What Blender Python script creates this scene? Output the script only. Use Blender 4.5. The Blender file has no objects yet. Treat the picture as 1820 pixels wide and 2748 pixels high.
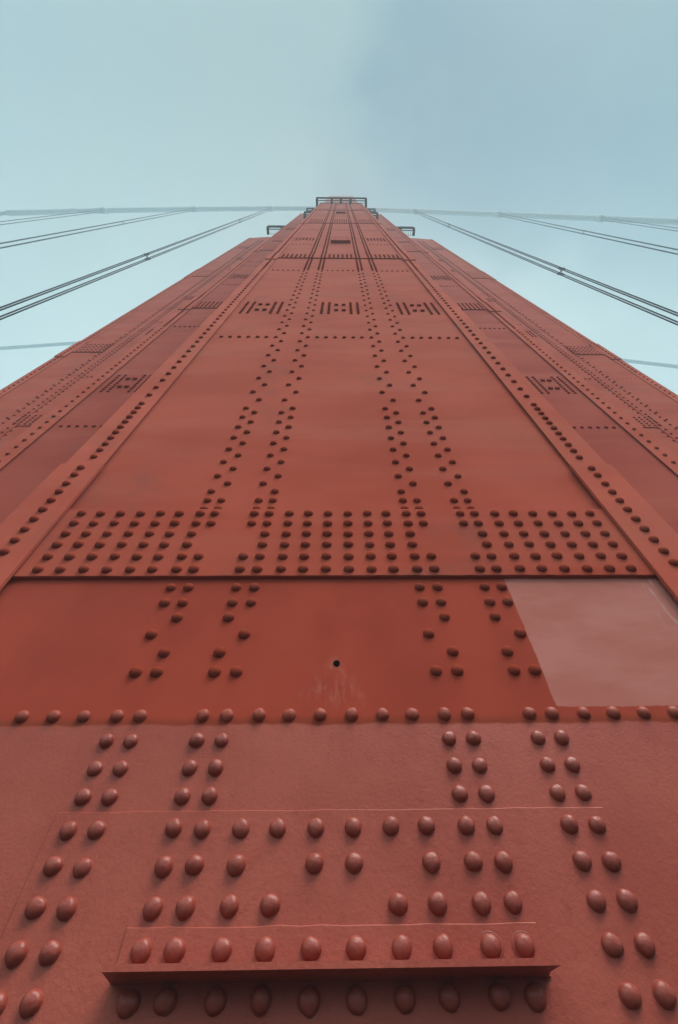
import bpy, math, random
from mathutils import Vector, Matrix
random.seed(7)
sc = bpy.context.scene
COL = sc.collection
C = 1.067            # metres per tower cell (3 ft 6 in): all tower sizes below are in cells
Z0 = 1.5             # camera height above the pavement, in cells

# ------------------------------------------------------------------ camera
cam_d = bpy.data.cameras.new("camera"); cam = bpy.data.objects.new("camera", cam_d); COL.objects.link(cam)
PITCH, ROLL, YAW = math.radians(57.00588551), math.radians(-1.45813108), math.radians(1.71748539)
fw = Vector((math.sin(YAW)*math.cos(PITCH), math.cos(YAW)*math.cos(PITCH), math.sin(PITCH)))
rt = Vector((math.cos(YAW), -math.sin(YAW), 0)); up = rt.cross(fw)
r2 = rt*math.cos(ROLL) + up*math.sin(ROLL); u2 = -rt*math.sin(ROLL) + up*math.cos(ROLL)
M = Matrix((( r2.x, u2.x, -fw.x, 0.0165206371*C), (r2.y, u2.y, -fw.y, -1.372510038*C), (r2.z, u2.z, -fw.z, Z0*C), (0, 0, 0, 1)))
cam.matrix_world = M
cam_d.sensor_fit = 'VERTICAL'; cam_d.sensor_height = 24.0; cam_d.sensor_width = 24.0*1820/2748
cam_d.lens = 24.0*1366.06216/2748
cam_d.shift_x = -28.5321/2748
cam_d.clip_start = 0.05; cam_d.clip_end = 5000
sc.camera = cam

# ------------------------------------------------------------------ light
SUN_EL, SUN_AZ = math.radians(66), math.radians(48)      # azimuth from the wall's normal (-Y) towards +X
sdir = Vector((math.sin(SUN_AZ)*math.cos(SUN_EL), -math.cos(SUN_AZ)*math.cos(SUN_EL), math.sin(SUN_EL)))
sun_d = bpy.data.lights.new("sun", 'SUN'); sun_d.energy = 4.3; sun_d.angle = math.radians(38); sun_d.color = (1.0, 0.95, 0.88)
sun = bpy.data.objects.new("sun", sun_d); COL.objects.link(sun)
sun.rotation_euler = sdir.to_track_quat('Z', 'Y').to_euler(); sun.location = sdir*200

sc.view_settings.view_transform = 'Standard'; sc.view_settings.look = 'None'
sc.view_settings.exposure = 1.28; sc.view_settings.gamma = 1.0
sc.cycles.volume_bounces = 2; sc.cycles.volume_step_rate = 1.0
sc.cycles.max_bounces = 8; sc.cycles.diffuse_bounces = 4

world = bpy.data.worlds.new("World"); sc.world = world; world.use_nodes = True
nt = world.node_tree; N = nt.nodes; L = nt.links
for n in list(N): N.remove(n)
wout = N.new('ShaderNodeOutputWorld'); bg = N.new('ShaderNodeBackground'); bg.inputs['Strength'].default_value = 0.1
L.new(bg.outputs[0], wout.inputs['Surface'])
sky = N.new('ShaderNodeTexSky'); sky.sky_type = 'NISHITA'; sky.sun_disc = False
sky.sun_elevation = SUN_EL; sky.sun_rotation = math.pi - SUN_AZ; sky.air_density = 1.3; sky.dust_density = 3.0
tc = N.new('ShaderNodeTexCoord')
def wmath(op, a, b=None, clamp=False):
    n = N.new('ShaderNodeMath'); n.operation = op; n.use_clamp = clamp
    for i, v in enumerate((a, b)):
        if v is None: continue
        if isinstance(v, (int, float)): n.inputs[i].default_value = v
        else: L.new(v, n.inputs[i])
    return n.outputs[0]
def wdot(v):
    n = N.new('ShaderNodeVectorMath'); n.operation = 'DOT_PRODUCT'; L.new(tc.outputs['Generated'], n.inputs[0]); n.inputs[1].default_value = v
    return n.outputs['Value']
noi = N.new('ShaderNodeTexNoise'); noi.inputs['Scale'].default_value = 3.4; noi.inputs['Detail'].default_value = 6; noi.inputs['Roughness'].default_value = 0.55
L.new(tc.outputs['Generated'], noi.inputs['Vector'])
# thin place in the fog, overhead and to the right, where the blue shows through
def wramp(v, lo, hi, a, b):
    n = N.new('ShaderNodeMapRange'); n.interpolation_type = 'SMOOTHSTEP'; L.new(v, n.inputs[0])
    for i, q in enumerate((lo, hi, a, b)): n.inputs[i+1].default_value = q
    return n.outputs[0]
nz = wmath('SUBTRACT', noi.outputs['Fac'], 0.5)
vx, vy, vz = wdot((1, 0, 0)), wdot((0, 1, 0)), wdot((0, 0, 1))
tx = wmath('MULTIPLY', wramp(wmath('ADD', vx, wmath('MULTIPLY', nz, .55)), -.03, .20, 0, 1), wramp(vx, .75, .40, .35, 1))
ty = wramp(wmath('ADD', vy, wmath('MULTIPLY', nz, .6)), .22, -.12, 0, 1)
thin = wmath('MULTIPLY', tx, ty)
thin = wmath('ADD', wmath('MULTIPLY', thin, wmath('ADD', .95, wmath('MULTIPLY', nz, 1.4))), wmath('MULTIPLY', nz, .9), True)
mix = N.new('ShaderNodeMix'); mix.data_type = 'RGBA'
L.new(thin, mix.inputs['Factor'])
mix.inputs[6].default_value = (5.05, 5.95, 5.85, 1)      # fog lit by the sun
skyb = N.new('ShaderNodeMix'); skyb.data_type = 'RGBA'; skyb.inputs['Factor'].default_value = 0.9
L.new(sky.outputs[0], skyb.inputs[6]); skyb.inputs[7].default_value = (.05, .9, 2.2, 1)
L.new(skyb.outputs[2], mix.inputs[7])
# the fog bank glows behind the tower (+Y) and is thinner overhead; unseen -Y glow added to light the wall, horizon dimmed for dark undersides
g1 = wmath('ADD', wramp(vy, -.20, .45, .38, 1.05), wramp(vy, -.22, -.65, 0.0, 1.8))
g1 = wmath('MULTIPLY', g1, wmath('ADD', 1.0, wmath('MULTIPLY', nz, .55)))
g1 = wmath('MULTIPLY', g1, wramp(vz, .03, .55, .13, 1.0))
gm = N.new('ShaderNodeVectorMath'); gm.operation = 'SCALE'; L.new(mix.outputs[2], gm.inputs[0]); L.new(g1, gm.inputs['Scale'])
L.new(gm.outputs[0], bg.inputs['Color'])

# ------------------------------------------------------------------ materials
def newmat(name):
    m = bpy.data.materials.new(name); m.use_nodes = True
    t = m.node_tree; b = t.nodes['Principled BSDF']
    return m, t, b
class NB:
    def __init__(s, t): s.t = t; s.tc = t.nodes.new('ShaderNodeTexCoord')
    def pos(s, scale=(1, 1, 1), loc=(0, 0, 0)):
        mp = s.t.nodes.new('ShaderNodeMapping'); mp.inputs['Scale'].default_value = scale; mp.inputs['Location'].default_value = loc
        g = s.t.nodes.new('ShaderNodeNewGeometry'); s.t.links.new(g.outputs['Position'], mp.inputs['Vector']); return mp.outputs[0]
    def noise(s, vec, scale, detail=4, rough=.55):
        n = s.t.nodes.new('ShaderNodeTexNoise'); n.inputs['Scale'].default_value = scale; n.inputs['Detail'].default_value = detail
        n.inputs['Roughness'].default_value = rough; s.t.links.new(vec, n.inputs['Vector']); return n.outputs['Fac']
    def m(s, op, a, b=None, c=None, clamp=False):
        n = s.t.nodes.new('ShaderNodeMath'); n.operation = op; n.use_clamp = clamp
        for i, v in enumerate((a, b, c)):
            if v is None: continue
            if isinstance(v, (int, float)): n.inputs[i].default_value = v
            else: s.t.links.new(v, n.inputs[i])
        return n.outputs[0]
    def ramp(s, v, lo, hi, a=0.0, b=1.0):
        n = s.t.nodes.new('ShaderNodeMapRange'); n.interpolation_type = 'SMOOTHSTEP'
        s.t.links.new(v, n.inputs[0]); n.inputs[1].default_value = lo; n.inputs[2].default_value = hi; n.inputs[3].default_value = a; n.inputs[4].default_value = b
        return n.outputs[0]
    def mix(s, f, a, b):
        n = s.t.nodes.new('ShaderNodeMix'); n.data_type = 'RGBA'
        for i, v in ((0, f), (6, a), (7, b)):
            if isinstance(v, (int, float)): n.inputs[i].default_value = v
            elif isinstance(v, tuple): n.inputs[i].default_value = v if len(v) == 4 else v + (1,)
            else: s.t.links.new(v, n.inputs[i])
        return n.outputs[2]
    def scale(s, v, k):
        n = s.t.nodes.new('ShaderNodeVectorMath'); n.operation = 'SCALE'; s.t.links.new(v, n.inputs[0]); n.inputs['Scale'].default_value = k; return n.outputs[0]
    def xyz(s, v):
        n = s.t.nodes.new('ShaderNodeSeparateXYZ'); s.t.links.new(v, n.inputs[0]); return n.outputs

RED = (0.365, 0.060, 0.032)
def orange_paint(name, patches=False, rivet=False, RED=(0.345, 0.057, 0.031)):
    m, t, b = newmat(name); nb = NB(t)
    p = nb.pos()
    wide = nb.noise(nb.pos((0.9, 0.9, 1.6)), 0.9, 5)                  # wide fading of the coat
    sky_band = nb.noise(nb.pos((0.35, 0.5, 2.2), (3, 1, 7)), 1.3, 4)     # horizontal bands: sky reflected by buckled plate, put into the colour
    runs = nb.noise(nb.pos((9, 9, 0.5), (1, 5, 2)), 1.5, 3)            # faint vertical runs
    fine = nb.noise(p, 55, 3)
    grain = nb.noise(p, 130, 2, .6)
    col = nb.mix(nb.ramp(wide, .32, .68), (RED[0]*.90, RED[1]*.86, RED[2]*.84), (RED[0]*1.08, RED[1]*1.22, RED[2]*1.28))
    col = nb.mix(nb.m('MULTIPLY', nb.ramp(sky_band, .46, .70), .60), col, (.355, .085, .055))
    col = nb.mix(nb.m('MULTIPLY', nb.ramp(runs, .55, .75), .16), col, (.30, .055, .038))
    smudge = nb.m('MULTIPLY', nb.ramp(nb.noise(nb.pos((1.6, 1.6, 1.0), (5, 2, 9)), 1.1, 6, .62), .52, .74), nb.ramp(nb.noise(p, 7, 4), .35, .65))
    col = nb.mix(nb.m('MULTIPLY', smudge, .78), col, (.220, .062, .046))
    col = nb.mix(nb.m('MULTIPLY', nb.ramp(fine, .62, .72), .25), col, (.27, .055, .04))
    rough = nb.ramp(wide, .3, .7, .46, .56)
    z = nb.xyz(p)[2]; x = nb.xyz(p)[0]
    edge = nb.m('MULTIPLY', nb.m('SUBTRACT', nb.noise(p, 9, 5, .6), .5), .035)
    zz = nb.m('ADD', z, edge)
    low = nb.ramp(zz, (Z0+.945)*C, (Z0+.935)*C)                       # the thick brushed coat near the pavement
    lowcol = nb.mix(nb.ramp(nb.noise(p, 2.2, 5), .35, .65), (.280, .053, .034), (.330, .070, .046))
    lowcol = nb.mix(nb.m('MULTIPLY', nb.ramp(nb.noise(p, 26, 4), .56, .68), .30), lowcol, (.22, .038, .022))
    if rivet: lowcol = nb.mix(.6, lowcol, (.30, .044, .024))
    stip = nb.m('ADD', nb.m('MULTIPLY', nb.noise(p, 95, 3, .6), .7), nb.m('MULTIPLY', nb.noise(nb.pos((1, 1, .45)), 38, 4), .9))
    col = nb.mix(low, col, lowcol)
    if patches:
        mid = nb.m('MULTIPLY', nb.ramp(z, (Z0+1.64)*C, (Z0+1.60)*C), nb.m('SUBTRACT', 1.0, low))   # fresh, redder repair coat under the splice
        fresh = nb.mix(nb.ramp(nb.noise(nb.pos((1.5, 1, 1)), 1.7, 4), .35, .65), (.275, .042, .024), (.325, .051, .028))
        col = nb.mix(mid, col, fresh)
        # darker brushed border where the two coats meet
        bd = nb.m('MULTIPLY', nb.ramp(zz, (Z0+.975)*C, (Z0+.945)*C), nb.m('SUBTRACT', 1.0, low))
        col = nb.mix(nb.m('MULTIPLY', bd, .75), col, (.19, .036, .018))
        # pale unsanded rectangle left of the corner strip
        wob = nb.m('ADD', nb.m('MULTIPLY', nb.m('SUBTRACT', nb.noise(p, 5, 3), .5), .020), nb.m('MULTIPLY', nb.m('SUBTRACT', nb.noise(p, 60, 3), .5), .008))
        px = nb.m('ADD', x, wob); pz = nb.m('ADD', z, wob)
        pa = nb.m('MULTIPLY', nb.ramp(px, .688*C, .694*C), nb.m('MULTIPLY', nb.ramp(pz, (Z0+.994)*C, (Z0+.999)*C), nb.ramp(pz, (Z0+1.66)*C, (Z0+1.64)*C)))
        pale = nb.mix(nb.ramp(nb.noise(nb.pos((1, 1, 2)), 2.5, 5), .35, .65), (.365, .118, .091), (.405, .150, .122))
        col = nb.mix(nb.m('MULTIPLY', pa, nb.ramp(nb.noise(nb.pos((1, 1, 3), (2, 0, 1)), 6, 5, .65), .25, .5, .80, .97)), col, pale)
        # white scuff along the corner and the scraped dribbles round the drain hole
        sc1 = nb.m('MULTIPLY', nb.ramp(x, 1.20*C, 1.27*C), nb.m('MULTIPLY', nb.ramp(x, 1.33*C, 1.29*C), nb.ramp(nb.noise(nb.pos((14, 1, 2)), 4, 4), .50, .66)))
        col = nb.mix(nb.m('MULTIPLY', nb.m('MULTIPLY', pa, sc1), .45), col, (.46, .36, .33))
        dz = nb.m('SUBTRACT', (Z0+1.20)*C, z)                       # distance below the hole: the scuffs fan out downwards, to the left most
        dx = nb.m('ABSOLUTE', nb.m('ADD', x, nb.m('MULTIPLY', dz, .10)))
        fan = nb.m('SUBTRACT', nb.m('ADD', .030, nb.m('MULTIPLY', dz, .62)), dx)
        sm = nb.m('MULTIPLY', nb.ramp(fan, 0.0, .05), nb.m('MULTIPLY', nb.ramp(z, (Z0+.965)*C, (Z0+1.08)*C), nb.ramp(z, (Z0+1.235)*C, (Z0+1.19)*C)))
        rub = nb.m('ADD', nb.m('MULTIPLY', nb.noise(nb.pos((16, 1, 4.5), (.3, 0, .2)), 2.4, 6, .7), .6), nb.m('MULTIPLY', nb.noise(p, 11, 4), .4))
        sm = nb.m('MULTIPLY', sm, nb.ramp(rub, .46, .66))
        col = nb.mix(nb.m('MULTIPLY', sm, .55), col, (.42, .165, .125))
    if rivet: col = nb.mix(1.0, col, nb.scale(col, .80 if rivet == 1 else .70))  # heads darkened in colour for their unlit undersides, matte ones most
    t.links.new(col, b.inputs['Base Color'])
    rough = nb.m('ADD', rough, nb.m('MULTIPLY', low, -.10))
    t.links.new(rough, b.inputs['Roughness'])
    t.links.new(nb.m('MULTIPLY', nb.m('SUBTRACT', 1.0, low), 0.0 if rivet else .11), b.inputs['Sheen Weight']); b.inputs['Sheen Roughness'].default_value = .45; b.inputs['Sheen Tint'].default_value = (1.0, .93, .90, 1)
    b.inputs['IOR'].default_value = 1.5; t.links.new(nb.m('ADD', nb.m('MULTIPLY', low, .12), .17 if rivet == 1 else 0.0), b.inputs['Specular IOR Level'])
    # bump: brushed stipple low down, orange-peel above, slightly buckled plate everywhere
    hgt = nb.m('MULTIPLY', nb.m('MULTIPLY', stip, low), .0018 if not rivet else .0013)
    hgt = nb.m('ADD', hgt, nb.m('MULTIPLY', grain, .00022))
    hgt = nb.m('ADD', hgt, nb.m('MULTIPLY', low, -.0016 if not rivet else 0.0))
    buck = nb.noise(nb.pos((.55, .55, 1.0), (11, 3, 5)), .9, 2)
    if not rivet: hgt = nb.m('ADD', hgt, nb.m('MULTIPLY', buck, .007))
    bp = t.nodes.new('ShaderNodeBump'); bp.inputs['Distance'].default_value = 1.0; bp.inputs['Strength'].default_value = 1.0
    t.links.new(hgt, bp.inputs['Height']); t.links.new(bp.outputs[0], b.inputs['Normal'])
    return m
PAINT = orange_paint("orange_paint")
PAINT_SHADED = orange_paint("orange_paint_recess_shade", RED=(0.300, 0.050, 0.031))  # recess shade put into the colour: darker copy for the stepped shaft
PAINT_PALE = orange_paint("orange_paint_chalky", RED=(0.385, 0.071, 0.041))
PAINT_WALL = orange_paint("orange_paint_wall", patches=True)
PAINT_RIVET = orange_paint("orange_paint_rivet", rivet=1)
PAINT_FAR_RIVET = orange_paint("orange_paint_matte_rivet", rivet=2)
def simple(name, colr, rough=.6, var=.25, scale=8):
    m, t, b = newmat(name); nb = NB(t)
    n = nb.noise(nb.pos(), scale, 5)
    c = nb.mix(nb.ramp(n, .3, .7), tuple(v*(1-var) for v in colr), tuple(v*(1+var) for v in colr))
    t.links.new(c, b.inputs['Base Color']); b.inputs['Roughness'].default_value = rough
    if (rough < .8 and rough > .2) or rough == .9: b.inputs['Specular IOR Level'].default_value = 0.0
    return m
DARKSTEEL = simple("weathered_platform_steel", (.035, .016, .013), .7)
ROPE = simple("oiled_wire_rope", (.060, .035, .038), .55)
CABLE = simple("cable_fog_pale", (.60, .56, .55), .8)  # paler than the cable's own orange: fog fading put into the colour
CONC = simple("darkened_walk", (.024, .023, .022), .85, .2, 3)  # unseen walk, colour darkened to cut light bounced up onto undersides
DECK_DARK = simple("darkened_deck", (.024, .024, .025), .9, .2, 10)  # surface of the added deck, darkened for the same bounce
WATER = simple("bay_water", (.03, .06, .07), .15, .2, .05)
HOLE = simple("drain_hole_dark", (.006, .004, .004), .9)

# ------------------------------------------------------------------ mesh building
class MB:
    def __init__(s): s.v = []; s.f = []; s.sm = []
    def add(s, vs, fs, smooth=False):
        o = len(s.v); s.v += vs; s.f += [tuple(i+o for i in f) for f in fs]; s.sm += [smooth]*len(fs)
    def box(s, x0, x1, y0, y1, z0, z1, bev=0.0):
        if bev <= 0:
            vs = [(x, y, z) for z in (z0, z1) for y in (y0, y1) for x in (x0, x1)]
            s.add(vs, [(0, 2, 3, 1), (4, 5, 7, 6), (0, 1, 5, 4), (2, 6, 7, 3), (0, 4, 6, 2), (1, 3, 7, 5)]); return
        b = bev    # front (-Y) edges chamfered
        vs = [(x0, y1, z0), (x1, y1, z0), (x1, y1, z1), (x0, y1, z1),
              (x0, y0+b, z0), (x1, y0+b, z0), (x1, y0+b, z1), (x0, y0+b, z1),
              (x0+b, y0, z0+b), (x1-b, y0, z0+b), (x1-b, y0, z1-b), (x0+b, y0, z1-b)]
        fs = [(0, 3, 2, 1), (0, 1, 5, 4), (1, 2, 6, 5), (2, 3, 7, 6), (3, 0, 4, 7), (4, 5, 9, 8), (5, 6, 10, 9), (6, 7, 11, 10), (7, 4, 8, 11), (8, 9, 10, 11)]
        s.add(vs, fs)
    def tube(s, pts, r, n=8, caps=True):
        o = len(s.v); k = len(pts)
        for i, p in enumerate(pts):
            a = Vector(pts[max(0, i-1)]); b_ = Vector(pts[min(k-1, i+1)]); d = (b_-a).normalized()
            e = d.orthogonal().normalized() if abs(d.z) < .9 else Vector((1, 0, 0)); e = (e - d*e.dot(d)).normalized(); g = d.cross(e)
            for j in range(n):
                t = 2*math.pi*j/n; q = Vector(p) + (e*math.cos(t) + g*math.sin(t))*r; s.v.append(tuple(q))
        for i in range(k-1):
            for j in range(n):
                s.f.append((o+i*n+j, o+i*n+(j+1) % n, o+(i+1)*n+(j+1) % n, o+(i+1)*n+j)); s.sm.append(True)
        if caps:
            s.f.append(tuple(o+j for j in range(n))[::-1]); s.sm.append(False)
            s.f.append(tuple(o+(k-1)*n+j for j in range(n))); s.sm.append(False)
    def build(s, name, mat, parent=None, label=None, cat=None, group=None, kind=None, raw=False):
        me = bpy.data.meshes.new(name)
        if raw: me.from_pydata(s.v, [], s.f)
        else: me.from_pydata([(x*C, y*C, (z+Z0)*C) for x, y, z in s.v], [], s.f)
        me.polygons.foreach_set('use_smooth', s.sm); me.materials.append(mat); me.update()
        o = bpy.data.objects.new(name, me); COL.objects.link(o)
        if parent: o.parent = parent; o.matrix_parent_inverse = parent.matrix_world.inverted()
        tag(o, label, cat, group, kind); return o
def tag(o, label=None, cat=None, group=None, kind=None):
    for k, v in (('label', label), ('category', cat), ('group', group), ('kind', kind)):
        if v: o[k] = v
def empty(name, loc, label, cat, group=None):
    o = bpy.data.objects.new(name, None); COL.objects.link(o); o.location = loc; o.empty_display_size = .3
    bpy.context.view_layer.update(); tag(o, label, cat, group); return o

# ------------------------------------------------------------------ setting below the camera
def sheet(name, x0, x1, y0, y1, z, mat):
    m = MB(); m.add([(x0, y0, z), (x1, y0, z), (x1, y1, z), (x0, y1, z)], [(0, 1, 2, 3)])
    return m.build(name, mat, kind='structure', raw=True)
sheet("water", -325, 325, -34, 325, -60, WATER)
m = MB(); m.box(-300, 300, -4.2, 6.9, -.6, 0.0); m.build("sidewalk", CONC, kind='structure', raw=True)
m = MB(); m.box(-300, 300, -24, -4.2, -.9, -.14); m.build("added_deck", DECK_DARK, kind='structure', raw=True)  # added unseen deck where open water lies, keeps fog glow off undersides

# ------------------------------------------------------------------ the tower
tower = empty("bridge_tower", (0, 0, 0), "riveted orange red steel tower rising into fog, seen from its foot", "tower")
Y1, Y2 = 1.0325, 2.064
TOP0, TOP1, TOP2 = 44.4, 52.0, 41.9
m = MB(); m.box(-1.53, 1.53, 0, Y1+.3, -1.5, TOP0); shaft0 = m.build("central_shaft", PAINT_WALL, tower)
m = MB(); m.box(-3.50, 3.50, Y1, Y2+.3, -1.5, TOP1); shaft1 = m.build("stepped_shaft", PAINT_SHADED, tower)
m = MB()
prof = [(-6.5, -1.5), (6.5, -1.5), (6.5, 41.2), (5.45, TOP2+.3), (-5.45, TOP2+.3), (-6.5, 41.2)]
n = len(prof); vs = [(x, Y2, z) for x, z in prof] + [(x, 4.8, z) for x, z in prof]
m.add(vs, [tuple(range(n)), tuple(range(2*n-1, n-1, -1))] + [(i, i+n, (i+1) % n+n, (i+1) % n) for i in range(n)])
m.box(-4.4, 4.4, Y2+.05, 4.75, TOP2, 56)
shaft2 = m.build("outer_shaft", PAINT, tower)
m = MB(); m.box(-2.22, 2.22, Y1-.035, 5.9, TOP0-.5, 116.5)
for zs in (58, 79, 100): m.box(-2.25, 2.25, Y1-.06, Y1, zs, zs+1.2)
upper = m.build("upper_shaft", PAINT, tower)
m = MB()
for sx in (-1, 1): m.box(min(sx*1.98, sx*2.28), max(sx*1.98, sx*2.28), Y1-.058, Y1+.3, TOP0, 116.2)
for xx in (-1.0, -.6, .6, 1.0, -.75, .75, -.45, .45): m.box(xx-.035, xx+.035, Y1-.05, Y1, TOP0, 116.0)
m.build("upper_strip", PAINT, tower)

# rivets are gathered first (x, y, z, radius, normal axis, parent) and built at the end
RV = []
def rv(x, z, y=0.0, r=.0210, par=None, nrm='f'): RV.append((x, y, z, r*(1.18 if y > .9 else 1.04 if z > 3 else 1), nrm, par or shaft0))

TH = .022
def profile_strip(m, a, b, y, s, top):
    # the inner edge overhangs an added groove, shaped to keep that edge dark
    g = .030; t = .006; c = .0015
    pr = [(a, y+.32), (a, y-TH+c), (a+c, y-TH), (b-c, y-TH), (b, y-TH+c), (b, y+.32)]
    if s < 0: pr[5:] = [(b, y-TH+t), (b-g, y-TH+t), (b-g, y+.30), (b-g, y+.32)]
    else: pr[:1] = [(a+g, y+.32), (a+g, y+.30), (a+g, y-TH+t), (a, y-TH+t)]
    n = len(pr); vs = [(x, yy, -1.5) for x, yy in pr]+[(x, yy, top) for x, yy in pr]
    m.add(vs, [tuple(range(n))[::-1], tuple(range(n, 2*n))]+[(i, i+n, (i+1) % n+n, (i+1) % n)[::-1] for i in range(n)])
def strips(sh, y, xi, xo, top, name, joints, cap_len, first_cap=None):
    """corner strips of a stepped shaft with the thicker cover plates at their joints"""
    for s in (-1, 1):
        a, b = sorted((s*xi, s*xo))
        m = MB(); profile_strip(m, a, b, y, s, top); st = m.build("corner_strip", PAINT_PALE, tower)
        for z0, z1 in joints:
            m = MB(); m.box(a-.006 if s < 0 else a-.012, b+.012 if s < 0 else b+.006, y-TH*1.75, y-TH+.0002, z0, z1, .002)
            m.build("cover_plate", PAINT_PALE, tower)
strips(shaft0, 0, 1.326, 1.545, TOP0, "corner_strip", [(-1.4, 2.556), (11.60, 12.62), (22.3, 25.3), (32.9, 35.5)], 1)
strips(shaft1, Y1, 3.315, 3.545, TOP1, "corner_strip", [(1.5, 2.6), (11.80, 12.75), (22.9, 25.6)], 1)
strips(shaft2, Y2, 6.32, 6.535, 41.2, "corner_strip", [(1.5, 2.6), (11.77, 13.1), (23.2, 25.6)], 1)

# splice plates of the central shaft
def wavy(m, x0, x1, y0, y1, z0, z1, bev, amp=.0016, step=.045):
    # a plate with many coats of paint on it: outline a little uneven, front edge rounded
    def side(p, q):
        n = max(1, min(70, int(math.hypot(q[0]-p[0], q[1]-p[1])/step))); return [(p[0]+(q[0]-p[0])*i/n, p[1]+(q[1]-p[1])*i/n) for i in range(n)]
    c = [(x0, z0), (x1, z0), (x1, z1), (x0, z1)]
    o = [(x+random.uniform(-amp, amp), z+random.uniform(-amp, amp)) for i in range(4) for x, z in side(c[i], c[(i+1) % 4])]
    cx, cz = (x0+x1)/2, (z0+z1)/2; n = len(o)
    def inset(d): return [(x-math.copysign(min(d, abs(x-cx)), x-cx) if min(abs(x-x0), abs(x-x1)) < 4*amp+1e-4 else x, z-math.copysign(min(d, abs(z-cz)), z-cz) if min(abs(z-z0), abs(z-z1)) < 4*amp+1e-4 else z) for x, z in o]
    rings = [(o, y1), (o, y0+bev), (inset(bev*.35), y0+bev*.3), (inset(bev), y0)]
    vs = [(x, y, z) for r_, y in rings for x, z in r_]; fs = []
    for k in range(3):
        for i in range(n): fs.append((k*n+i, k*n+(i+1) % n, (k+1)*n+(i+1) % n, (k+1)*n+i))
    fs.append(tuple(3*n+i for i in range(n)))
    m.add(vs, fs)
def plate(x0, x1, y, t, z0, z1, name, par=tower, bev=.003, mat=PAINT, label=None):
    m = MB()
    if z1 < 3: wavy(m, x0, x1, y-t, y+.002, z0, z1, bev)
    else: m.box(x0, x1, y-t, y+.002, z0, z1, bev)
    return m.build(name, mat, par, label)
sp1 = plate(-1.318, 1.322, 0, .017, 1.610, 2.118, "splice_plate")
sp2 = plate(-1.318, 1.318, 0, .020, 11.97, 12.62, "splice_plate")
sp3 = plate(-1.318, 1.318, 0, .020, 22.70, 25.10, "splice_plate")
sp4 = plate(-1.318, 1.318, 0, .020, 33.30, 35.10, "splice_plate")
# painted-over doubler plates at the foot, and the angle iron
db = plate(-.717, .703, 0, .0045, -.9, .690, "doubler_plate", mat=PAINT_WALL, bev=.003)
m = MB()
wavy(m, -.450, .445, -.0100, -.0043, .350, .4435, .003)
# outstanding leg with a shaped right end
xl, xr, yo, zb, zt = -.450, .447, -.078, .350, .362
pr = [(xl, -.0095), (xl, yo), (xr+.004, yo), (xr-.004, yo+.018), (xr-.010, yo+.036), (xr-.006, -.0095)]
k = len(pr); vs = [(x, y, zb) for x, y in pr] + [(x, y, zt) for x, y in pr]
m.add(vs, [tuple(range(k)), tuple(range(2*k-1, k-1, -1))] + [(i, (i+1) % k, (i+1) % k+k, i+k) for i in range(k)])
ang = m.build("angle_iron", PAINT_WALL, tower, "short angle iron ledge riveted across the foot of the tower")
# drain hole
m = MB(); nn = 20
m.add([(.0+.0115*math.cos(2*math.pi*i/nn), -.0014, 1.170+.0135*math.sin(2*math.pi*i/nn)) for i in range(nn)], [tuple(range(nn))[::-1]])
rr = []
m.build("drain_hole", HOLE, tower)

# ---- rivets, central shaft
G6 = (-.235, -.143, -.048, .048, .143, .234)
A8 = (-.666, -.596, -.405, -.333, .333, .405, .596, .666)
OUT, INN = (-.666, -.333, .333, .666), (-.596, -.405, .405, .596)
ALL18 = tuple(c+g for c in (-1, 0, 1) for g in G6)
for z, xs in ((.645, A8+(-.236, -.144, -.048, .046, .142, .232)), (.5630, A8+(-.234, -.048, .047, .232)), (.4805, A8+(-.235, -.144, .144, .234)),
              (.3225, A8+(-.233, -.144, -.048, .047, .143, .232))):
    for x in xs:
        rv(x, z+random.uniform(-.002, .002), -.0045, .0212, db)
for x in (-.666, -.596, .596, .666): rv(x, .402, -.0045, .0212, db)
for x in (-.405, -.335, -.236, -.145, -.048, .048, .144, .232, .334, .406): rv(x, .401, -.0100, .0216, ang)
for x in A8+G6: rv(x, .24, -.0045, .0212, db)
for z in (.728, .806, .8885): 
    for x in A8: rv(x, z, 0, .0210)
for x in ALL18+A8: rv(x, .971, 0, .0205)
for z in (1.4685, 1.5555, 1.1365):
    for x in A8: rv(x, z)
for z in (1.388, 1.219):
    for x in INN: rv(x, z)
for x in OUT: rv(x, 1.3035)
for z in (1.651, 1.736, 1.8215, 1.9035, 1.9885, 2.072):
    for x in ALL18: 
        rv(x, z+random.uniform(-.002, .002), -.017, .0222, sp1)
    for x in (A8 if z not in (1.8215, 1.9035) else OUT): rv(x, z, -.017, .0222, sp1)
for z in (2.141, 2.2213):
    for x in A8: rv(x, z)
for z in (2.311, 2.4783, 2.6469, 2.8136, 2.9794, 3.1479, 3.3154, 3.4798, 3.817, 4.1453, 4.475):
    for x in OUT: rv(x, z)
for z in (2.3949, 2.5636, 2.7322, 2.8986, 3.0649, 3.2319, 3.4002, 3.6482, 3.9831, 4.3165, 4.649):
    for x in INN: rv(x, z)
z = 4.807
while z < 10.2:
    if abs(z-5.473) > .03:
        for x in OUT: rv(x, z)
    z += .3330
z = 4.981
while z < 10.2:
    for x in INN: rv(x, z)
    z += .3285
def rng(a, b, s):
    while a < b: yield a; a += s
for z in (5.471, 10.238, 14.86, 19.42, 27.3, 28.2, 29.1, 30.6):
    for x in ALL18: rv(x, z)
for x in OUT: rv(x, 5.471)
for z in rng(10.30, 13.4, .0835):
    for x in A8: rv(x, z, -.020 if 11.97 < z < 12.62 else 0, .021, None)
for z in rng(13.45, 21.6, .167):
    for x in A8: rv(x, z)
for z in rng(21.6, 44.2, .10):
    for x in A8: rv(x, z, -.020 if 22.7 < z < 25.1 or 33.3 < z < 35.1 else 0)
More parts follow.
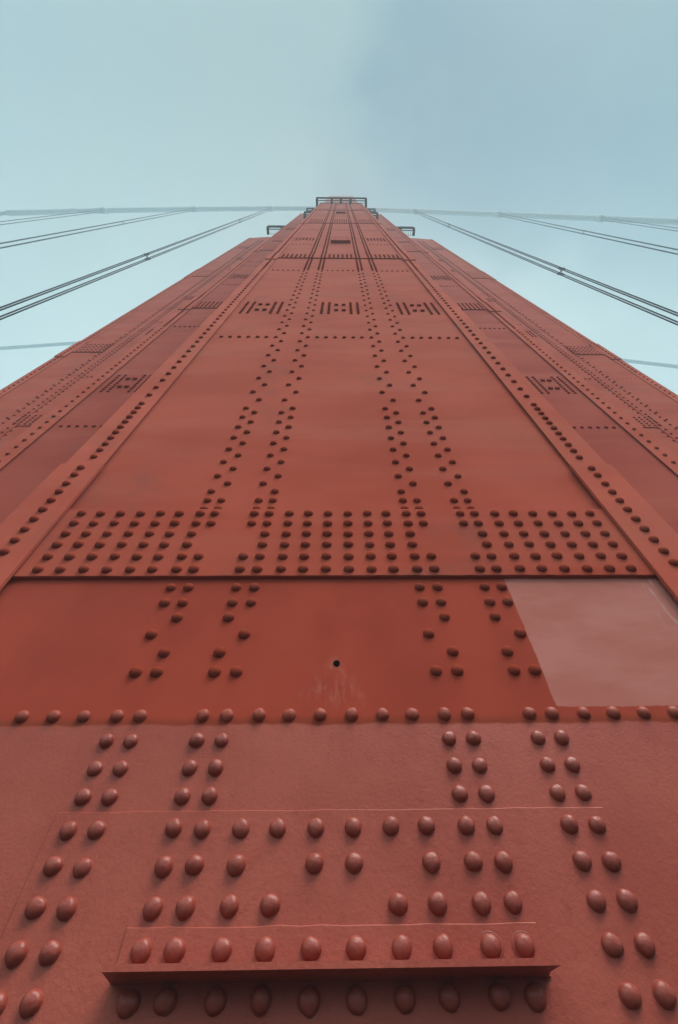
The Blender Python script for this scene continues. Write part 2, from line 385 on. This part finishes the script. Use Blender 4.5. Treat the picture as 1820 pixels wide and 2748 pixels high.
def hbars(cx, z0, z1, y, k=1.0):
    zs = [z0+(z1-z0)*i/8 for i in range(9)]
    for g in (-.230, -.140, .140, .230):
        for z in zs: rv(cx+g*k, z, y, .0205)
    for g in (-.048, .048):
        for f in (.27, .77): rv(cx+g*k, z0+(z1-z0)*f, y, .024, nrm='s')
for c in (-1, 0, 1): hbars(c if c else 0, 6.625, 7.285, 0)
for c in (-1, 1): hbars(c, 15.92, 16.63, 0)
for i in range(6):
    for x in ALL18:
        rv(x, 12.02+.092*i, -.020, .022, sp2)
        rv(x, 22.85+.30*i, -.020, .022, sp3)
        rv(x, 33.5+.30*i, -.020, .022, sp4)
for x in ALL18:
    rv(x, 24.75, -.020, .022, sp3); rv(x, 24.95, -.020, .022, sp3)
# little angle-iron frame higher up the middle panel
m = MB(); m.box(-.262, .262, -.075, 0.001, 15.20, 15.24); m.box(-.262, .262, -.022, 0.001, 15.24, 15.42, .003)
for s in (-1, 1): m.box(s*.235-.018, s*.235+.018, -.03, .001, 15.42, 16.75, .003)
m.build("angle_iron", PAINT, tower)
for x in (-.155, -.05, .05, .155): rv(x, 16.73)
for x in G6: rv(x, 15.33, -.022)
m = MB(); m.box(-.25, .25, -.09, .001, 30.15, 30.22); m.box(-.25, .25, -.022, .001, 30.22, 30.6, .003); m.build("angle_iron", PAINT, tower)
# corner strips of the central shaft
cz = [1.66+.0835*i for i in range(11)] + [2.6656, 2.7533, 2.8374, 2.9245, 3.0061, 3.0904, 3.1753, 3.2581, 3.3411, 3.4256, 3.5076, 3.6799, 3.8454, 4.0176, 4.1819] + list(rng(4.349, 10.2, .167)) + list(rng(10.25, 13.4, .084)) + list(rng(13.45, 21.6, .125)) + list(rng(21.6, 44.2, .10))
cz[:11] = [1.66, 1.742, 1.826, 1.909, 1.992, 2.075, 2.158, 2.242, 2.325, 2.42, 2.50]
for z in cz + [1.576, 1.49, 1.40]:
    yy = -TH
    if z < 2.55 or 11.6 < z < 12.62 or 22.3 < z < 25.3 or 32.9 < z < 35.5: yy = -TH*1.75
    for s in (-1, 1): rv(s*1.4145, z, yy, .0215)
for z in [2.588, 2.775, 2.968, 3.159, 3.355, 3.544, 3.733, 3.927] + list(rng(4.12, 30, .167)):
    for s in (-1, 1): rv(s*1.545, z, .075, .0195, None, 'r' if s > 0 else 'l')

# ---- rivets, first step
for s in (-1, 1):
    for z in (5.53, 10.35, 15.17, 19.92, 24.9, 29.5, 34.2, 38.8):
        for g in G6: rv(s*2.991+g*1.0, z, Y1)
    hbars(s*2.991, 6.695, 7.363, Y1); hbars(s*2.991, 16.29, 16.97, Y1); hbars(s*2.991, 27.0, 27.7, Y1)
    for z in rng(1.6, 30, .1667):
        yy = Y1-TH*(1.75 if 1.5 < z < 2.6 or 11.8 < z < 12.75 or 22.9 < z < 25.6 else 1)
        rv(s*3.4145, z, yy)
    for z in rng(10.3, 13.5, .0835): rv(s*3.4145, z, Y1-TH*(1.75 if 11.8 < z < 12.75 else 1))
    for z in rng(30, 51, .2): rv(s*3.4145, z, Y1-TH)
    a, b = sorted((s*1.6, s*3.312))
    for z0, z1 in ((1.60, 2.12), (12.07, 12.72), (23.40, 25.5), (34.4, 36)):
        plate(a, b, Y1, .020, z0, z1, "splice_plate")
        st = (z1-z0-.10)/5
        for i in range(6):
            for g in G6: rv(s*2.991+g, z0+.05+st*i, Y1-.020)
    for zz, xs in ((14.0, (2.55, 3.2)),):
        pass
# ---- rivets and plates, outer step
for s in (-1, 1):
    for z in (5.6, 10.43, 15.3, 20.03, 24.8, 29.1, 30.7, 35.1, 38.5):
        for g in G6: rv(s*5.97+g*1.02, z, Y2)
        for g in G6: rv(s*5.0+g, z, Y2)
    for z in rng(4.5, 40, .1667):
        rv(s*5.334, z+.05, Y2-.0, .020); rv(s*5.421, z-.04, Y2-.014, .020)
        rv(s*5.611, z, Y2-.014, .020)
    for z in rng(4.5, 40, .333): rv(s*5.668, z+.06, Y2-.014, .020)
    for z in rng(4.5, 41, .1667): rv(s*6.414, z, Y2-TH*(1.75 if 11.77 < z < 13.1 or 23.2 < z < 25.6 else 1))
    for z in rng(10.8, 14.0, .1667): rv(s*6.414, z+.083, Y2-TH*(1.75 if 11.77 < z < 13.1 else 1))
    # panel plate lapping over the next one along the seam
    a, b = sorted((s*5.362, s*6.318)); plate(a, b, Y2, .012, -1.4, 41.2, "panel_plate")
    for z0, z1 in ((12.17, 12.85), (23.58, 25.4), (34.5, 35.5)):
        a, b = sorted((s*5.62, s*6.312)); plate(a, b, Y2-.012, .018, z0, z1, "splice_plate")
        st = (z1-z0-.10)/4
        for i in range(5):
            for g in G6: rv(s*5.97+g*1.02+.03*s*i*0, z0+.05+st*i, Y2-.030)
            rv(s*5.611, z0+.05+st*(i+.5), Y2-.030); rv(s*5.668, z0+.05+st*i, Y2-.030)
    for z0, z1 in ((7.90, 8.42), (18.70, 19.3), (29.4, 30.0)):
        a, b = sorted((s*4.72, s*5.355)); plate(a, b, Y2, .014, z0, z1, "splice_plate")
        for i in range(5):
            for g in G6: rv(s*5.0+g*1.0, z0+.06+.088*i, Y2-.014)
            rv(s*5.334, z0+.06+.088*i, Y2-.014); rv(s*5.421, z0+.10+.088*i, Y2-.014)
    for z0, z1 in ((13.9, 14.5), (25.6, 26.2)):
        for g in (-.14, -.06, .14, .23):
            for i in range(9): rv(s*5.0+g, z0+(z1-z0)*i/8, Y2)

# ------------------------------------------------------------------ build the rivets
def dome(r, seg, prof, jit=0.0, rs=None):
    vs, fs = [], []
    for a, h in prof[:-1]:
        for j in range(seg):
            t = 2*math.pi*j/seg; q = 1+(rs.uniform(-jit, jit) if rs else 0)
            vs.append((r*a*q*math.cos(t), -r*h*q, r*a*q*math.sin(t)))
    vs.append((0, -r*prof[-1][1], 0))
    for i in range(len(prof)-2):
        for j in range(seg):
            fs.append((i*seg+j, (i+1)*seg+j, (i+1)*seg+(j+1) % seg, i*seg+(j+1) % seg)[::-1])
    i = len(prof)-2
    for j in range(seg): fs.append((i*seg+j, i*seg+(j+1) % seg, len(vs)-1))
    return vs, fs
FINE = [(1.07, -.02), (1.02, .04), (1.0, .10), (.975, .27), (.90, .46), (.75, .62), (.52, .735), (.26, .80), (0, .82)]
MIDP = [(1.0, -.02), (.97, .25), (.80, .52), (.50, .70), (0, .78)]
FARP = [(1.0, -.02), (.82, .45), (0, .74)]
EYE = Vector((.0165, -1.3725, 0.0))
RV.sort(key=lambda t: (Vector((t[0], t[1], t[2]))-EYE).length)
rs = random.Random(3)
def visible(t):      # inside the photographed field
    v = Vector((t[0], t[1], t[2]))-EYE; zc = v.dot(fw)
    return zc > 0 and abs(v.dot(r2)/zc*1366+28.5) < 915 and abs(v.dot(u2)/zc*1366) < 1380
near, far = [], []
for t in RV:
    (near if len(near) < 100 and visible(t) else far).append(t)
variants = []
for k in range(9):
    vs, fs = dome(1.0, 28, FINE, .014, rs)
    a = rs.uniform(0, 6.28); e = rs.uniform(.0, .05); f1, f2 = rs.uniform(0, 6.28), rs.uniform(0, 6.28)
    vs = [(x*(1+.035*math.sin(3*x+f1)*math.cos(4*zz+f2)), y*(1+.05*math.sin(4*x+f2)), zz*(1+.035*math.sin(4*x-f2))) for x, y, zz in vs]
    vs = [(x*(1+e*math.cos(a)), y*(1+rs.uniform(-.01, .01)), zz*(1-e*math.cos(a))) for x, y, zz in vs]
    if k < 4:      # thick paint sagging off the lower edge
        w, g = rs.uniform(.5, .8), rs.uniform(.04, .12); c0 = rs.uniform(-.35, .35)
        vs = [(x, y, zz-g*max(0.0, 1-abs(x-c0)/w)*max(0.0, min(1.0, (-zz-.45)/.5))*(1 if y > -.5 else .3)) for x, y, zz in vs]
    me = bpy.data.meshes.new("rivet"); me.from_pydata(vs, [], fs); me.polygons.foreach_set('use_smooth', [True]*len(fs))
    me.materials.append(PAINT_RIVET); me.update(); variants.append(me)
vs, fs = dome(1.0, 28, [(1.27, -.02), (1.23, .035), (1.16, .04), (1.10, .02), (1.03, .03)]+FINE[2:], .012, rs)      # two heads keep a washer of old paint
ringed = bpy.data.meshes.new("rivet"); ringed.from_pydata(vs, [], fs); ringed.polygons.foreach_set('use_smooth', [True]*len(fs)); ringed.materials.append(PAINT_RIVET)
for x, y, z, r, nrm, par in near:
    o = bpy.data.objects.new("rivet", ringed if abs(z-.401) < .003 and .33 < x < .41 else rs.choice(variants)); COL.objects.link(o)
    o.parent = par; o.location = (x*C, y*C, (z+Z0)*C)
    q = r*C*rs.uniform(.97, 1.04); o.scale = (q, q*rs.uniform(.88, 1.14), q); o.rotation_euler = (rs.uniform(-.05, .05), rs.uniform(-.3, .3), rs.uniform(-.05, .05))
mb = MB()
dm, fm = dome(1.0, 14, MIDP), None
d2 = dome(1.0, 8, FARP)
for x, y, z, r, nrm, par in far:
    vs, fs = dm if z < 6 and y < .5 else d2
    k = r*rs.uniform(.96, 1.04)
    if nrm == 'f': mb.add([(x+a*k, y+b*k, z+c*k) for a, b, c in vs], fs, True)
    elif nrm == 'r': mb.add([(x-b*k, y+a*k, z+c*k) for a, b, c in vs], fs, True)
    elif nrm == 'l': mb.add([(x+b*k, y-a*k, z+c*k) for a, b, c in vs], fs, True)
    else: mb.box(x-r, x+r, y-r*.8, y+.001, z-r*.8, z+r*.8, .002)
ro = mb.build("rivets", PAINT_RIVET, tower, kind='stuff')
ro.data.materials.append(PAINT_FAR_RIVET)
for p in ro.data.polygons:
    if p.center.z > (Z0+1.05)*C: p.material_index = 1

# ------------------------------------------------------------------ maintenance platforms round the shaft
def platform(x0, x1, yo, yi, z, posts, side=()):
    """open grating deck on brackets; outer beam at yo, wall at yi"""
    P = MB(); P.box(x0, x1, yo, yo+.10, z-.14, z+.14); b = P.build("maintenance_platform", DARKSTEEL, tower)
    P = MB(); P.box(x0, x1, yo+.17, yo+.23, z-.10, z+.06)
    P.build("stringer", DARKSTEEL, b)
    for x in posts:
        P = MB(); P.box(x-.085, x+.085, yo+.10, .36 if yi < .1 and abs(x) > 1.6 else yi, z-.18, z+.08); P.build("bracket", DARKSTEEL, b)
    P = MB(); nn = max(4, int((x1-x0)/.14)); ya, yb = yo+.23, yi-.02
    out = [(x0, yb), (x0, yb-.03)]                      # one comb-shaped grating: a back rail and its bars
    for i in range(1, nn):
        x = x0+(x1-x0)*i/nn; out += [(x-.008, yb-.03), (x-.008, ya), (x+.008, ya), (x+.008, yb-.03)]
    out += [(x1, yb-.03), (x1, yb)]
    q = len(out); vs = [(x, y, z+.02) for x, y in out]+[(x, y, z+.06) for x, y in out]
    P.add(vs, [tuple(range(q)), tuple(range(2*q-1, q-1, -1))]+[(i, (i+1) % q, (i+1) % q+q, i+q) for i in range(q)])
    P.build("grating", DARKSTEEL, b)
    P = MB()
    for k in range(0, nn, 6):
        x = x0+.03+(x1-x0-.06)*k/nn; P.box(x-.018, x+.018, yo+.01, yo+.05, z+.1, z+1.0)
    for h in (.5, 1.0): P.box(x0, x1, yo+.012, yo+.048, z+h-.02, z+h+.02)
    P.build("railing", DARKSTEEL, b)
    return b
platform(-1.83, 1.90, -.40, -.001, 44.0, (-1.77, -.68, 0, .70, 1.84))
for s in (-1, 1):
    a, b = sorted((s*1.56, s*2.78)); platform(a, b, .54, Y1, 44.2, (s*2.72,))
    a, b = sorted((s*3.56, s*5.62)); platform(a, b, 1.50, Y2, 44.2, (s*5.55, s*4.30+s*.2))
    a, b = sorted((s*2.30, s*3.25)); platform(a, b, .74, Y1, 55.8, (s*3.2, s*2.7))

# ------------------------------------------------------------------ cables and suspenders
YC = 3.39
def cable(name, pts, r, y, label, bands):
    pp = []
    for i in range(len(pts)-1):
        n = 10
        for j in range(n):
            t = j/n; pp.append((pts[i][0]*(1-t)+pts[i+1][0]*t, y, pts[i][1]*(1-t)+pts[i+1][1]*t))
    pp.append((pts[-1][0], y, pts[-1][1]))
    m = MB(); m.tube(pp, r, 20); o = m.build(name, CABLE, None, label, "cable")
    for bx in bands:
        for a, b in zip(pp[:-1], pp[1:]):
            if a[0] <= bx <= b[0]:
                t = (bx-a[0])/(b[0]-a[0]); z = a[2]+(b[2]-a[2])*t; d = (Vector(b)-Vector(a)).normalized()
                q = Vector((bx, y, z)); m = MB(); m.tube([tuple(q-d*.55), tuple(q+d*.55)], r*1.22, 20); m.build("cable_band", CABLE, o)
                break
    return o
def cz1(x):
    a = abs(x)
    for p, q in zip(K1[:-1], K1[1:]):
        if p[0] <= x <= q[0]: return p[1]+(q[1]-p[1])*(x-p[0])/(q[0]-p[0])
K1 = [(-200, 30), (-110, 68), (-80, 82.5), (-55, 95.5), (-45.8, 105.5), (-28.8, 115.5), (-14, 121.5), (0, 124), (7.4, 119.8), (23.8, 109.6), (37, 101.0), (51.8, 89.6), (80, 72), (120, 48), (160, 28)]
SX = 14.283
cable("main_cable", K1, .43, YC, "grey main cable fading into fog, crossing the whole sky behind the tower top", [SX*i for i in (-5, -4, -3, -2, -1, 1, 2, 3, 4)])
K2 = [(-200, 62), (-120, 92), (-73, 111), (-60.7, 115), (-20, 124), (0, 127), (20, 122), (58, 104.6), (67.6, 100.2), (85, 91), (150, 58)]
cable("main_cable", K2, .38, 29.1, "low pale main cable seen through fog beside the tower's right edge", [SX*i for i in (4, 5)])

def suspender(k, label):
    x = k*SX; zt = cz1(x)
    o = empty("suspender", (x*C, YC*C, 0), label, "suspender ropes", "rope suspenders hanging from the near main cable")
    for dx in (-.14, .14):
        for dy in (-.16, .16):
            m = MB(); m.tube([(x+dx, YC+dy, -1.0), (x+dx, YC+dy, zt*.5), (x+dx, YC+dy, zt+.2)], .034, 8); m.build("rope", ROPE, o)
    for zc_ in (zt-38.6, zt-79.5):
        m = MB()
        for s in (-1, 1):
            m.tube([(x-.14*s, YC-.16, zc_-.12), (x+.14*s, YC+.16, zc_+.12)], .024, 6)
            m.tube([(x-.2, YC+.16*s, zc_), (x+.2, YC+.16*s, zc_)], .05, 8)
            for q in (-.14, .14): m.tube([(x+q, YC+.16*s, zc_-.16), (x+q, YC+.16*s, zc_+.16)], .056, 8)
        m.build("spacer_clamp", ROPE, o)
    m = MB(); 
    for dx in (-.14, .14):
        for dy in (-.16, .16): m.box(x+dx-.06, x+dx+.06, YC+dy-.06, YC+dy+.06, -1.5, -.95)
    m.build("socket", DARKSTEEL, o)
for k, l in ((-1, "dark rope suspender nearest the tower on its left side"), (1, "dark rope suspender nearest the tower on its right side"),
             (-2, "second rope suspender out from the tower on its left"), (2, "second rope suspender out from the tower on its right"),
             (-3, "faintest rope suspender at the far left edge of the sky"), (3, "short rope suspender at the far right edge of the sky")):
    suspender(k, l)

# ------------------------------------------------------------------ the fog
m = MB(); m.box(-330, 330, -36, 330, -61.5, 155)
hz, t, b = newmat("fog_air")
for nd in list(t.nodes):
    if nd.type != 'OUTPUT_MATERIAL': t.nodes.remove(nd)
pv = t.nodes.new('ShaderNodeVolumePrincipled'); pv.inputs['Color'].default_value = (.51, .68, .735, 1)
pv.inputs['Density'].default_value = .0075; pv.inputs['Anisotropy'].default_value = -.1
t.links.new(pv.outputs[0], [n for n in t.nodes if n.type == 'OUTPUT_MATERIAL'][0].inputs['Volume'])
m.build("haze", hz, kind='stuff', raw=True)
